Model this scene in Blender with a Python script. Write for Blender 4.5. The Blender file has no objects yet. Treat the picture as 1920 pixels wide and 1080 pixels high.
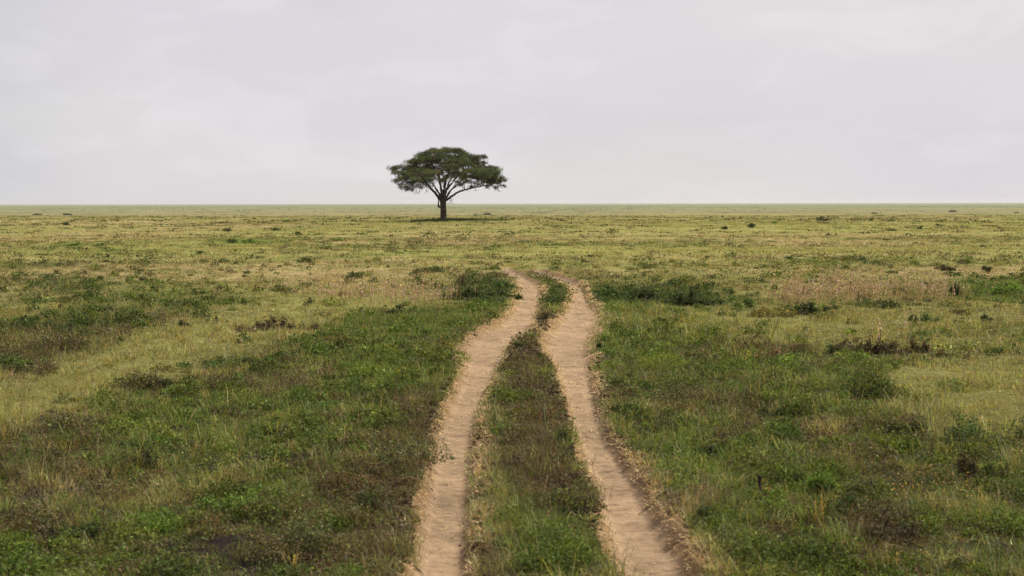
import bpy, math, random
import numpy as np

rng = np.random.default_rng(7)
random.seed(7)
SC = bpy.context.scene
COL = SC.collection

# ------------------------------------------------------------------ view constants (photograph is 1920 x 1080)
F = 2667.0            # focal length in photo pixels (50 mm on a 36 mm sensor)
EYE = 2.5             # roof-hatch height of a safari car
HOR = 379.5           # pixel row of the eye level
PITCH = math.atan((540 - HOR) / F)
CP, SP = math.cos(PITCH), math.sin(PITCH)


def to_px(x, y, z=0.0):
    zz = z - EYE
    yc = y * CP - zz * SP            # forward
    uc = y * SP + zz * CP            # up
    yc = np.maximum(yc, 0.05)
    return 960 + F * x / yc, 540 - F * uc / yc


def at(px, py, z=0.0):
    """The point of the plain (height z) seen at a pixel of the photograph."""
    a, b = (px - 960) / F, (540 - py) / F
    dy, dz = CP + b * SP, -SP + b * CP
    t = (z - EYE) / dz
    return a * t, dy * t


# ------------------------------------------------------------------ noise
def _h(ix, iy, s):
    n = (ix.astype(np.int64) * 374761393 + iy.astype(np.int64) * 668265263 + s * 974711) & 0xffffffff
    n = ((n ^ (n >> 13)) * 1274126177) & 0xffffffff
    n = ((n ^ (n >> 16)) * 2246822519) & 0xffffffff
    return ((n ^ (n >> 15)) & 0xffff) / 65535.0


def vn(x, y, s=0):
    x = np.asarray(x, float) + 1000.5
    y = np.asarray(y, float) + 1000.5
    ix, iy = np.floor(x), np.floor(y)
    fx, fy = x - ix, y - iy
    fx = fx * fx * fx * (fx * (fx * 6 - 15) + 10)
    fy = fy * fy * fy * (fy * (fy * 6 - 15) + 10)
    a, b = _h(ix, iy, s), _h(ix + 1, iy, s)
    c, d = _h(ix, iy + 1, s), _h(ix + 1, iy + 1, s)
    return (a + (b - a) * fx) * (1 - fy) + (c + (d - c) * fx) * fy


def fbm(x, y, s=0, o=4):
    r, a, t = 0.0, 1.0, 0.0
    x, y = np.asarray(x, float), np.asarray(y, float)
    for k in range(o):
        r = r + a * (vn(x * 2 ** k * 0.8 + y * 2 ** k * 0.6, y * 2 ** k * 0.8 - x * 2 ** k * 0.6, s + 17 * k) - 0.5)
        t += a
        a *= 0.55
    return r / t * 2.0      # about -1..1


def sst(a, b, x):
    t = np.clip((x - a) / (b - a), 0, 1)
    return t * t * (3 - 2 * t)


# ------------------------------------------------------------------ wheel ruts, read off the photograph
LEFT = [(1080, 764, 884), (1000, 776, 886), (900, 796, 892), (850, 806, 892), (800, 817, 896), (750, 840, 907), (700, 862, 932),
        (660, 864, 950), (640, 860, 964), (620, 888, 990), (600, 936, 1006), (580, 957, 1012), (560, 964, 1018), (545, 968, 1021),
        (532, 968, 1019), (521, 962, 1001), (511, 949, 986), (505, 938, 972), (501, 922, 962)]
RIGHT = [(1080, 1163, 1330), (1000, 1134, 1262), (900, 1107, 1202), (850, 1091, 1172), (800, 1075, 1141), (750, 1060, 1127), (700, 1044, 1117),
         (660, 1028, 1116), (640, 1014, 1113), (620, 1018, 1121), (600, 1037, 1127), (580, 1056, 1131), (570, 1061, 1118), (555, 1068, 1106),
         (545, 1072, 1101), (535, 1064, 1096), (525, 1044, 1086), (515, 1014, 1064), (508, 998, 1036), (502, 986, 1018)]


def rut_table(rows):
    ys, xc, hw = [], [], []
    for py, a, b in rows:
        xa, y = at(a, py)
        xb, _ = at(b, py)
        ys.append(y); xc.append((xa + xb) / 2); hw.append((xb - xa) / 2)
    # run on towards (and under) the car
    k = (xc[1] - xc[0]) / (ys[1] - ys[0])
    ys = [-30.0] + ys
    xc = [xc[0] + k * 0.6 * (-30 - ys[1])] + xc
    hw = [hw[0]] + hw
    yy = np.linspace(-30, ys[-1], 900)
    xx, ww = np.interp(yy, ys, xc), np.interp(yy, ys, hw)
    ker = np.hanning(21); ker /= ker.sum()
    pad = lambda v: np.concatenate([np.full(10, v[0]), v, np.full(10, v[-1])])
    xx2, ww2 = np.convolve(pad(xx), ker, 'valid'), np.convolve(pad(ww), ker, 'valid')
    xx2[:25] = xx[:25]
    return yy, xx2, ww2


TL, TR = rut_table(LEFT), rut_table(RIGHT)
Y_END = (TL[0][-1], TR[0][-1])


def rut_s(x, y, tab):
    """signed distance across the rut in half widths, and fade at its far end"""
    xc, hw = np.interp(y, tab[0], tab[1]), np.interp(y, tab[0], tab[2])
    return (x - xc) / hw, 1 - sst(tab[0][-1] - 1.2, tab[0][-1] + 1.0, y), hw


def rut_mask(x, y):
    """1 inside the ruts, 0 outside"""
    m = 0.0
    for i, t in enumerate((TL, TR)):
        s, f, hw = rut_s(x, y, t)
        wob = 0.42 * fbm(x * 1.7, y * 0.9, 40 + i, 4) + 0.34 * fbm(x * 7, y * 5, 44 + i, 3)
        m = np.maximum(m, f * (1 - sst(0.90, 1.22, np.abs(s) + wob)))
    return m


# ------------------------------------------------------------------ lie of the land
BERM = [at(-160, 830), at(0, 765), at(120, 718), at(240, 682), at(350, 647), at(470, 607), at(600, 572)]
BERM_X = np.array([p[0] for p in BERM]); BERM_Y = np.array([p[1] for p in BERM])


def berm(x, y):
    """signed distance from the old bank on the left (positive on its near side)"""
    yc = np.interp(x, BERM_X, BERM_Y)
    f = sst(BERM_X[0] - 2, BERM_X[0], x) * (1 - sst(BERM_X[-1] - 1.5, BERM_X[-1] + 1.5, x))
    return (yc - y), f


def height(x, y, cut=True):
    d = np.maximum(y, 1.0)
    z = 0.05 * fbm(x / 2.6, y / 3.2, 1, 3) + 0.10 * fbm(x / 11, y / 14, 2, 2) * sst(12, 30, d)
    z = z + 0.35 * fbm(x / 60, y / 80, 3, 3) * sst(60, 160, d)
    z = z + (0.014 * fbm(x * 3.1, y * 3.1, 5, 2) + 0.045 * fbm(x * 1.1, y * 1.0, 4, 3)) * (1 - sst(30, 60, d))
    s, f = berm(x, y)
    z = z + f * (0.14 * np.exp(-(s / 1.2) ** 2) - 0.20 * np.exp(-((s + 4.0) / 2.6) ** 2))
    # the near plain ends in a low crest; the far plain lies lower
    z = z - 6.5 * sst(262 + 14 * fbm(x / 40, y * 0, 9, 3), 720, d)
    z = z + 0.5 * fbm(x / 400, y / 500, 6, 3) * sst(700, 1500, d)
    m = 0.0
    for t in (TL, TR):
        q, ff, hw = rut_s(x, y, t)
        prof = -0.105 * (1 - sst(0.45, 1.15, np.abs(q))) + 0.035 * np.exp(-((np.abs(q) - 1.35) / 0.28) ** 2)
        z = z + ff * prof
    if cut:
        z = z - 0.035 * rut_mask(x, y)
    return z


# ------------------------------------------------------------------ what grows where
G, Y, T, D, H, B, S = range(7)     # green grass, yellow-green grass, tan dry grass, dead brown weeds, dark herbs, bare soil, straw
ALB = np.array([[0.090, 0.121, 0.027], [0.176, 0.174, 0.060], [0.250, 0.195, 0.102], [0.078, 0.060, 0.030],
                [0.040, 0.058, 0.016], [0.240, 0.165, 0.105], [0.350, 0.250, 0.130]])
# (px, py, rx, ry, kind, weight): patches seen in the photograph, laid out on the plain
PATCH = [
    (-20, 775, 110, 26, Y, 4.6), (60, 748, 110, 26, Y, 5), (140, 720, 100, 24, Y, 5), (215, 692, 90, 22, Y, 5), (290, 664, 90, 20, Y, 5), (370, 638, 90, 18, Y, 4.8), (455, 614, 90, 16, Y, 4), (455, 610, 90, 16, T, 3.6), (545, 590, 90, 14, Y, 4), (200, 712, 60, 14, T, 3.6),
    (40, 722, 60, 22, T, 3), (110, 690, 70, 16, T, 2.2), (330, 594, 66, 11, B, 3), (452, 698, 26, 7, B, 4), (620, 640, 60, 20, T, .8), (420, 655, 90, 16, T, 1.6),
    (120, 600, 190, 36, H, .9), (270, 572, 170, 18, H, 1.0), (120, 600, 170, 34, G, .6), (330, 560, 90, 14, G, 1.4), (60, 655, 110, 34, D, 2.2), (190, 645, 110, 26, D, 1.8), (110, 625, 100, 24, H, 1.5), (40, 590, 60, 15, Y, 1.6),
    (70, 860, 150, 60, D, 2.2), (150, 925, 150, 28, T, 1.8), (250, 800, 120, 30, D, 1.2), (300, 720, 90, 20, D, 1.4), (500, 735, 140, 22, D, 1.6), (400, 700, 120, 18, T, 1.2),
    (450, 860, 250, 70, G, 1.6), (600, 770, 200, 50, G, 1.4), (300, 1040, 320, 60, G, 1.8), (330, 790, 160, 36, G, 1.2), (620, 960, 130, 50, G, 1.4), (90, 1010, 100, 40, D, 1.5),
    (700, 620, 150, 34, G, 1.9), (800, 600, 90, 22, G, 1.8), (720, 680, 110, 30, G, 1.2),
    (765, 770, 70, 45, D, 2.0), (735, 860, 60, 55, D, 2.2), (700, 940, 80, 50, D, 1.9), (570, 1040, 100, 40, D, 1.4), (850, 618, 60, 14, D, 2.6), (790, 650, 50, 12, D, 2),
    (1000, 740, 40, 70, D, 3.6), (1010, 850, 56, 60, D, 3.4), (990, 905, 50, 40, D, 2.6), (1040, 1020, 110, 70, G, 3), (960, 930, 40, 50, G, 1.6), (995, 660, 30, 30, D, 2.6), (1030, 595, 26, 16, D, 3), (1036, 560, 22, 24, H, 3.4), (1010, 520, 26, 10, H, 2.2),
    (905, 800, 18, 80, S, 2.2), (902, 900, 20, 90, S, 2.8), (897, 1020, 26, 90, S, 3.2), (905, 900, 26, 200, T, 2.2), (930, 960, 22, 80, Y, 1.4), (800, 800, 18, 60, S, 1.6), (785, 950, 14, 100, S, 1.6),
    (1160, 800, 26, 60, S, 1.8), (1214, 880, 30, 60, S, 2.8), (1262, 970, 38, 60, S, 3.2), (1325, 1050, 44, 50, S, 3.4), (1270, 960, 60, 120, T, 2.0), (1140, 740, 16, 40, T, 1.5),
    (1300, 640, 150, 50, G, 1.3), (1200, 640, 60, 30, G, 1.6), (1380, 690, 170, 46, D, 1.8), (1330, 780, 160, 44, D, 1.1), (1300, 840, 110, 36, G, 1.3), (1850, 760, 120, 50, Y, 3.6), (1760, 715, 160, 34, Y, 2.4), (1450, 607, 260, 20, Y, 2.6), (1700, 640, 240, 18, Y, 2.2), (1850, 690, 100, 18, T, 1.6),
    (1500, 985, 220, 80, G, 1.2), (1840, 1010, 120, 80, G, 1.4), (1620, 985, 140, 50, D, 1.7), (1560, 880, 220, 50, D, 1.0), (1500, 760, 160, 36, G, .9), (1420, 905, 110, 36, G, 1.4), (1760, 940, 110, 36, Y, .8), (1880, 640, 60, 20, D, 1.2), (1620, 655, 160, 16, D, 1.8), (1500, 640, 120, 14, D, 1.2),
    (640, 532, 100, 18, T, 1.2), (840, 535, 110, 16, T, .9), (860, 540, 60, 16, H, 1.2), (670, 557, 110, 12, Y, 2.6), (560, 600, 60, 12, Y, 1), (760, 607, 130, 16, G, 2.2), (920, 550, 46, 22, H, 3), (900, 575, 50, 12, G, 2.0), (580, 505, 240, 11, T, 1.1), (850, 510, 70, 8, D, 1.6),
    (1200, 553, 90, 14, H, 3.2), (1300, 556, 60, 16, H, 2.6), (1600, 540, 130, 18, T, 1.0), (1880, 545, 80, 15, G, 3.2), (1450, 577, 120, 12, G, 1.8), (1220, 590, 100, 17, G, 2.4), (1640, 590, 160, 12, Y, 1.5), (1100, 520, 60, 10, D, 1.6), (1250, 520, 120, 12, D, .9),
    (1760, 470, 420, 4.2, Y, 3.4), (430, 467, 60, 4.5, Y, 3.6), (455, 450, 45, 3.5, G, 3.4), (1500, 508, 320, 7, T, 1.2), (1850, 516, 120, 6, T, 1.6), (1350, 482, 260, 4, T, 1.2), (1135, 440, 90, 3.0, B, 2.6), (1290, 442, 70, 2.2, B, 2.0), (1850, 448, 140, 3, D, 1.6),
    (300, 520, 260, 8, T, 1.2), (90, 530, 120, 14, H, 1.6), (200, 470, 200, 6, G, .9), (900, 460, 300, 5, G, 1.2), (1040, 470, 200, 5, Y, 1.4), (700, 490, 120, 4, T, 1.2), (200, 432, 220, 3, T, 1.4), (1500, 440, 300, 3, T, 1.2), (700, 436, 200, 3, T, .8), (870, 416, 70, 2.2, H, 2.0),
]


def weights(x, y):
    """share of each kind of growth at points of the plain, shape (N, 7)"""
    n = x.shape[0]
    d = np.maximum(y, 1)
    u, v = to_px(x, y)
    L = np.zeros((n, 7))
    a1, a2, a3 = fbm(x / 2.0, y / 3.0, 11, 4), fbm(x / 7.5, y / 13, 12, 4), fbm(x / 0.8, y / 1.0, 13, 3)
    b1, b2 = fbm(x / 2.4, y / 3.4, 21, 4), fbm(x / 20, y / 34, 22, 4)
    c1, c3 = fbm(x / 3.0, y / 4.6, 31, 4), fbm(x / 0.55, y / 0.7, 33, 3)
    near = 1 - sst(22, 34, d)
    mid = sst(22, 34, d) * (1 - sst(70, 110, d))
    far = sst(70, 110, d)
    L[:, G] = 1.7 * near + .5 * mid + .15 * far + 1.7 * a1 + 1.2 * a2 * (mid + far) + .9 * a3
    L[:, Y] = .85 * near + 1.5 * mid + 1.35 * far - .8 * a1 + 1.5 * b2 + .8 * b1
    L[:, T] = -.25 * near + .75 * mid + .65 * far - 1.4 * b2 + 1.2 * b1 + .5 * c3
    L[:, D] = .12 * near - .3 * mid - 1.4 * far - 1.6 * a1 + 1.5 * c1 + .9 * c3
    L[:, H] = .2 * near - .3 * mid - 1.6 * far + 1.4 * fbm(x / 1.6, y / 2.2, 35, 4) + 1.2 * fbm(x / 12, y / 20, 36, 3) - .6 * c3
    L[:, B] = -3.0 + 1.8 * c1
    L[:, S] = -2.5 + .6 * c3
    uw = u + 40 * a1 * (d < 60)
    vw = v + 10 * b1 * np.clip((v - 395) / 150, .05, 1)
    for px, py, rx, ry, k, w in PATCH:
        q = ((uw - px) / rx) ** 2 + ((vw - py) / ry) ** 2
        ok = (q < 6) & (v > 384)
        L[ok, k] += w * 1.15 * np.exp(-q[ok] * .7)
    # dry straw along the wheel ruts
    for t in (TL, TR):
        s, f, hw = rut_s(x, y, t)
        L[:, S] += f * 2.6 * np.exp(-((np.abs(s) - 1.1) / .28) ** 2)
        L[:, B] += f * 1.8 * np.exp(-((np.abs(s) - 1.0) / .25) ** 2)
    L[:, D] = np.minimum(L[:, D], np.maximum(L[:, G], L[:, H]) + np.where(np.abs(x - .3) < 1.9, 1.3, .45))
    E = np.exp(1.35 * (L - L.max(1, keepdims=True)))
    return E / E.sum(1, keepdims=True)


# ------------------------------------------------------------------ mesh helpers
def np_mesh(name, verts, polys, col=None, mat=None, smooth=False):
    """polys: list of (M, k) index arrays"""
    me = bpy.data.meshes.new(name)
    verts = np.asarray(verts, np.float32)
    me.vertices.add(len(verts))
    me.vertices.foreach_set('co', verts.ravel())
    loops = np.concatenate([p.ravel() for p in polys]).astype(np.int32)
    sizes = np.concatenate([np.full(len(p), p.shape[1], np.int32) for p in polys])
    starts = np.concatenate([[0], np.cumsum(sizes)[:-1]]).astype(np.int32)
    me.loops.add(len(loops))
    me.loops.foreach_set('vertex_index', loops)
    me.polygons.add(len(sizes))
    me.polygons.foreach_set('loop_start', starts)
    me.polygons.foreach_set('loop_total', sizes)
    if smooth:
        me.polygons.foreach_set('use_smooth', np.ones(len(sizes), bool))
    me.update(calc_edges=True)
    if col is not None:
        at_ = me.attributes.new('growth', 'FLOAT_COLOR', 'POINT')
        c4 = np.ones((len(verts), 4), np.float32)
        c4[:, :3] = col
        at_.data.foreach_set('color', c4.ravel())
    if mat is not None:
        me.materials.append(mat)
    return me


def link(name, me, parent=None, **props):
    o = bpy.data.objects.new(name, me)
    COL.objects.link(o)
    if parent is not None:
        o.parent = parent
    for k, v in props.items():
        o[k] = v
    return o


class Geo:
    """collects pieces of one mesh"""
    def __init__(self):
        self.v, self.c, self.p, self.n = [], [], {}, 0

    def add(self, v, c, *polys):
        for p in polys:
            self.p.setdefault(p.shape[1], []).append(p + self.n)
        self.v.append(v); self.c.append(np.broadcast_to(c, v.shape)); self.n += len(v)

    def mesh(self, name, mat, smooth=False):
        return np_mesh(name, np.concatenate(self.v), [np.concatenate(q) for q in self.p.values()], np.concatenate(self.c), mat, smooth)


def blades(geo, p, h, w, lean, col, segs=2, az=None, curl=None):
    """grass blades rooted at p: (N,3); h, w, lean: (N,); bend increases towards the tip"""
    n = len(p)
    if n == 0:
        return
    az = rng.uniform(0, 2 * np.pi, n) if az is None else az
    la = np.stack([np.cos(az), np.sin(az), np.zeros(n)], 1)
    sa = rng.uniform(0, 2 * np.pi, n)
    sd = np.stack([np.cos(sa), np.sin(sa), np.zeros(n)], 1) * (w * .5)[:, None]
    up = np.array([0, 0, 1.0])
    q = p - np.array([0, 0, .01])
    i0 = np.arange(n)
    if segs == 1:
        tip = q + la * (lean * h)[:, None] + up * (h * np.sqrt(np.maximum(.05, 1 - .5 * lean ** 2)))[:, None]
        v = np.concatenate([q - sd, q + sd, tip])
        geo.add(v, np.concatenate([col, col, col * 1.0]), np.stack([i0, i0 + n, i0 + 2 * n], 1))
    else:
        m = q + la * (lean * h * .32)[:, None] + up * (h * .58)[:, None]
        tip = q + la * (lean * h)[:, None] + up * (h * np.maximum(.25, 1 - .42 * lean))[:, None]
        v = np.concatenate([q - sd, q + sd, m - sd * .75, m + sd * .75, tip])
        geo.add(v, np.concatenate([col] * 5), np.stack([i0, i0 + n, i0 + 3 * n, i0 + 2 * n], 1), np.stack([i0 + 2 * n, i0 + 3 * n, i0 + 4 * n], 1))


def leaves(geo, p, s, col, flat=0.3):
    """small pointed leaves (folded diamonds) at p with size s; flat pulls them level"""
    n = len(p)
    if n == 0:
        return
    d = rng.normal(size=(n, 3)); d[:, 2] *= (1 - flat); d[:, 2] += .15
    d /= np.linalg.norm(d, axis=1, keepdims=True)
    r = rng.normal(size=(n, 3)); r[:, 2] *= (1 - flat)
    e = np.cross(d, r); e /= np.linalg.norm(e, axis=1, keepdims=True) + 1e-9
    nn = np.cross(d, e)
    s = np.broadcast_to(s, (n,))[:, None]
    v = np.concatenate([p - d * s * .5, p + e * s * .27 + nn * s * .08, p + d * s * .5, p - e * s * .27 + nn * s * .08])
    i = np.arange(n)
    geo.add(v, np.concatenate([col] * 4), np.stack([i, i + n, i + 2 * n], 1), np.stack([i, i + 2 * n, i + 3 * n], 1))


def tube(geo, pts, rad, col, k=7):
    pts = np.asarray(pts, float); rad = np.asarray(rad, float)
    t = np.gradient(pts, axis=0); t /= np.linalg.norm(t, axis=1, keepdims=True) + 1e-9
    ref = np.where(np.abs(t[:, 2:3]) > .9, np.array([[1., 0, 0]]), np.array([[0., 0, 1]]))
    a = np.cross(t, ref); a /= np.linalg.norm(a, axis=1, keepdims=True) + 1e-9
    b = np.cross(t, a)
    th = np.arange(k) * 2 * np.pi / k
    ring = pts[:, None] + rad[:, None, None] * (a[:, None] * np.cos(th)[None, :, None] + b[:, None] * np.sin(th)[None, :, None])
    m = len(pts)
    i, j = np.meshgrid(np.arange(m - 1), np.arange(k), indexing='ij')
    j2 = (j + 1) % k
    q = np.stack([i * k + j, i * k + j2, (i + 1) * k + j2, (i + 1) * k + j], -1).reshape(-1, 4)
    geo.add(ring.reshape(-1, 3), np.asarray(col)[None, :] if np.ndim(col) == 1 else col, q)


def jit(n, base, hue=.16, val=.28):
    """natural variation of a leaf colour"""
    b = np.broadcast_to(base, (n, 3))
    v = np.exp(rng.normal(0, val, (n, 1)))
    hshift = np.exp(rng.normal(0, hue, (n, 3)) * np.array([1, .5, .9]))
    return np.clip(b * v * hshift, .004, .75)


# ------------------------------------------------------------------ materials
def new_mat(name):
    m = bpy.data.materials.new(name); m.use_nodes = True
    nt = m.node_tree; nt.nodes.clear()
    return m, nt, nt.nodes, nt.links


def plant_mat(name, trans=.32, rough=.6, spec=.25):
    m, nt, N, Lk = new_mat(name)
    out = N.new('ShaderNodeOutputMaterial')
    a = N.new('ShaderNodeAttribute'); a.attribute_name = 'growth'
    p = N.new('ShaderNodeBsdfPrincipled'); p.inputs['Roughness'].default_value = rough
    p.inputs['Specular IOR Level'].default_value = spec
    Lk.new(a.outputs['Color'], p.inputs['Base Color'])
    tr = N.new('ShaderNodeBsdfTranslucent')
    g = N.new('ShaderNodeMix'); g.data_type = 'RGBA'; g.blend_type = 'MULTIPLY'; g.inputs['Factor'].default_value = 1
    g.inputs['B'].default_value = (1.25, 1.2, .6, 1)
    Lk.new(a.outputs['Color'], g.inputs['A']); Lk.new(g.outputs['Result'], tr.inputs['Color'])
    mx = N.new('ShaderNodeMixShader'); mx.inputs[0].default_value = trans
    Lk.new(p.outputs[0], mx.inputs[1]); Lk.new(tr.outputs[0], mx.inputs[2]); Lk.new(mx.outputs[0], out.inputs['Surface'])
    return m


M_GRASS = plant_mat('grass blade', .40, .65, .18)
M_DRY = plant_mat('dry grass blade', .30, .7, .2)
M_LEAF = plant_mat('herb leaf', .32, .7, .12)
M_CROWN = plant_mat('acacia leaf', .16, .7, .15)


def ground_mat():
    m, nt, N, Lk = new_mat('plain soil and turf')
    out = N.new('ShaderNodeOutputMaterial')
    a = N.new('ShaderNodeAttribute'); a.attribute_name = 'growth'
    tc = N.new('ShaderNodeTexCoord')
    def noise(scale, det, rough=.6, vec=None):
        n = N.new('ShaderNodeTexNoise'); n.inputs['Scale'].default_value = scale; n.inputs['Detail'].default_value = det
        n.inputs['Roughness'].default_value = rough
        Lk.new(vec if vec is not None else tc.outputs['Object'], n.inputs['Vector']); return n
    n1, n2 = noise(9, 5, .7), noise(.9, 4, .65)
    r = N.new('ShaderNodeMapRange'); r.inputs['From Min'].default_value = .3; r.inputs['From Max'].default_value = .7
    r.inputs['To Min'].default_value = .62; r.inputs['To Max'].default_value = 1.35
    Lk.new(n1.outputs['Fac'], r.inputs['Value'])
    r2 = N.new('ShaderNodeMapRange'); r2.inputs['From Min'].default_value = .3; r2.inputs['From Max'].default_value = .7
    r2.inputs['To Min'].default_value = .78; r2.inputs['To Max'].default_value = 1.2
    Lk.new(n2.outputs['Fac'], r2.inputs['Value'])
    mu = N.new('ShaderNodeMath'); mu.operation = 'MULTIPLY'; Lk.new(r.outputs[0], mu.inputs[0]); Lk.new(r2.outputs[0], mu.inputs[1])
    sc = N.new('ShaderNodeVectorMath'); sc.operation = 'SCALE'; Lk.new(a.outputs['Color'], sc.inputs[0]); Lk.new(mu.outputs[0], sc.inputs['Scale'])
    p = N.new('ShaderNodeBsdfPrincipled'); p.inputs['Roughness'].default_value = 1; p.inputs['Specular IOR Level'].default_value = .0
    Lk.new(sc.outputs[0], p.inputs['Base Color'])
    bp = N.new('ShaderNodeBump'); bp.inputs['Strength'].default_value = .6; bp.inputs['Distance'].default_value = .03
    Lk.new(n1.outputs['Fac'], bp.inputs['Height']); Lk.new(bp.outputs[0], p.inputs['Normal'])
    Lk.new(p.outputs[0], out.inputs['Surface'])
    return m


def track_mat():
    m, nt, N, Lk = new_mat('packed dusty earth')
    out = N.new('ShaderNodeOutputMaterial')
    tc = N.new('ShaderNodeTexCoord')
    mp = N.new('ShaderNodeMapping'); mp.inputs['Scale'].default_value = (1.0, 3.2, 1)
    Lk.new(tc.outputs['Object'], mp.inputs['Vector'])
    def noise(scale, det, rough, vec):
        n = N.new('ShaderNodeTexNoise'); n.inputs['Scale'].default_value = scale; n.inputs['Detail'].default_value = det
        n.inputs['Roughness'].default_value = rough; Lk.new(vec, n.inputs['Vector']); return n
    big = noise(.7, 4, .6, tc.outputs['Object'])
    mid = noise(3.6, 6, .7, mp.outputs[0])
    fin = noise(38, 4, .7, tc.outputs['Object'])
    cr = N.new('ShaderNodeValToRGB'); e = cr.color_ramp.elements
    e[0].position = .28; e[0].color = (.112, .077, .048, 1)
    e[1].position = .72; e[1].color = (.274, .194, .124, 1)
    k = cr.color_ramp.elements.new(.5); k.color = (.216, .151, .095, 1)
    Lk.new(mid.outputs['Fac'], cr.inputs[0])
    a = N.new('ShaderNodeAttribute'); a.attribute_name = 'growth'
    mx = N.new('ShaderNodeMix'); mx.data_type = 'RGBA'; mx.blend_type = 'MULTIPLY'; mx.inputs['Factor'].default_value = 1
    Lk.new(cr.outputs[0], mx.inputs['A']); Lk.new(a.outputs['Color'], mx.inputs['B'])
    r = N.new('ShaderNodeMapRange'); r.inputs['From Min'].default_value = .3; r.inputs['From Max'].default_value = .7
    r.inputs['To Min'].default_value = .90; r.inputs['To Max'].default_value = 1.08
    Lk.new(fin.outputs['Fac'], r.inputs['Value'])
    r2 = N.new('ShaderNodeMapRange'); r2.inputs['From Min'].default_value = .3; r2.inputs['From Max'].default_value = .7
    r2.inputs['To Min'].default_value = .74; r2.inputs['To Max'].default_value = 1.14
    Lk.new(big.outputs['Fac'], r2.inputs['Value'])
    mu = N.new('ShaderNodeMath'); mu.operation = 'MULTIPLY'; Lk.new(r.outputs[0], mu.inputs[0]); Lk.new(r2.outputs[0], mu.inputs[1])
    sc = N.new('ShaderNodeVectorMath'); sc.operation = 'SCALE'; Lk.new(mx.outputs['Result'], sc.inputs[0]); Lk.new(mu.outputs[0], sc.inputs['Scale'])
    p = N.new('ShaderNodeBsdfPrincipled'); p.inputs['Roughness'].default_value = .95; p.inputs['Specular IOR Level'].default_value = .1
    Lk.new(sc.outputs[0], p.inputs['Base Color'])
    ad = N.new('ShaderNodeMath'); ad.operation = 'ADD'; Lk.new(mid.outputs['Fac'], ad.inputs[0])
    ml = N.new('ShaderNodeMath'); ml.operation = 'MULTIPLY'; ml.inputs[1].default_value = .16; Lk.new(fin.outputs['Fac'], ml.inputs[0]); Lk.new(ml.outputs[0], ad.inputs[1])
    bp = N.new('ShaderNodeBump'); bp.inputs['Strength'].default_value = .9; bp.inputs['Distance'].default_value = .07
    Lk.new(ad.outputs[0], bp.inputs['Height']); Lk.new(bp.outputs[0], p.inputs['Normal'])
    Lk.new(p.outputs[0], out.inputs['Surface'])
    return m


def bark_mat():
    m, nt, N, Lk = new_mat('acacia bark')
    out = N.new('ShaderNodeOutputMaterial')
    tc = N.new('ShaderNodeTexCoord')
    mp = N.new('ShaderNodeMapping'); mp.inputs['Scale'].default_value = (5, 5, .8)
    Lk.new(tc.outputs['Object'], mp.inputs['Vector'])
    n = N.new('ShaderNodeTexNoise'); n.inputs['Scale'].default_value = 3; n.inputs['Detail'].default_value = 6
    Lk.new(mp.outputs[0], n.inputs['Vector'])
    cr = N.new('ShaderNodeValToRGB'); cr.color_ramp.elements[0].color = (.022, .016, .012, 1); cr.color_ramp.elements[0].position = .35
    cr.color_ramp.elements[1].color = (.085, .058, .042, 1); cr.color_ramp.elements[1].position = .7
    Lk.new(n.outputs['Fac'], cr.inputs[0])
    p = N.new('ShaderNodeBsdfPrincipled'); p.inputs['Roughness'].default_value = .9; p.inputs['Specular IOR Level'].default_value = .15
    Lk.new(cr.outputs[0], p.inputs['Base Color'])
    bp = N.new('ShaderNodeBump'); bp.inputs['Strength'].default_value = .8; bp.inputs['Distance'].default_value = .06
    Lk.new(n.outputs['Fac'], bp.inputs['Height']); Lk.new(bp.outputs[0], p.inputs['Normal'])
    Lk.new(p.outputs[0], out.inputs['Surface'])
    return m


M_GROUND, M_TRACK, M_BARK = ground_mat(), track_mat(), bark_mat()


# ------------------------------------------------------------------ the ground: one sheet to the horizon
def grow(start, stop, step, k):
    v = [start]
    while v[-1] < stop:
        v.append(v[-1] + max(step, k * abs(v[-1])))
    return v


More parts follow.
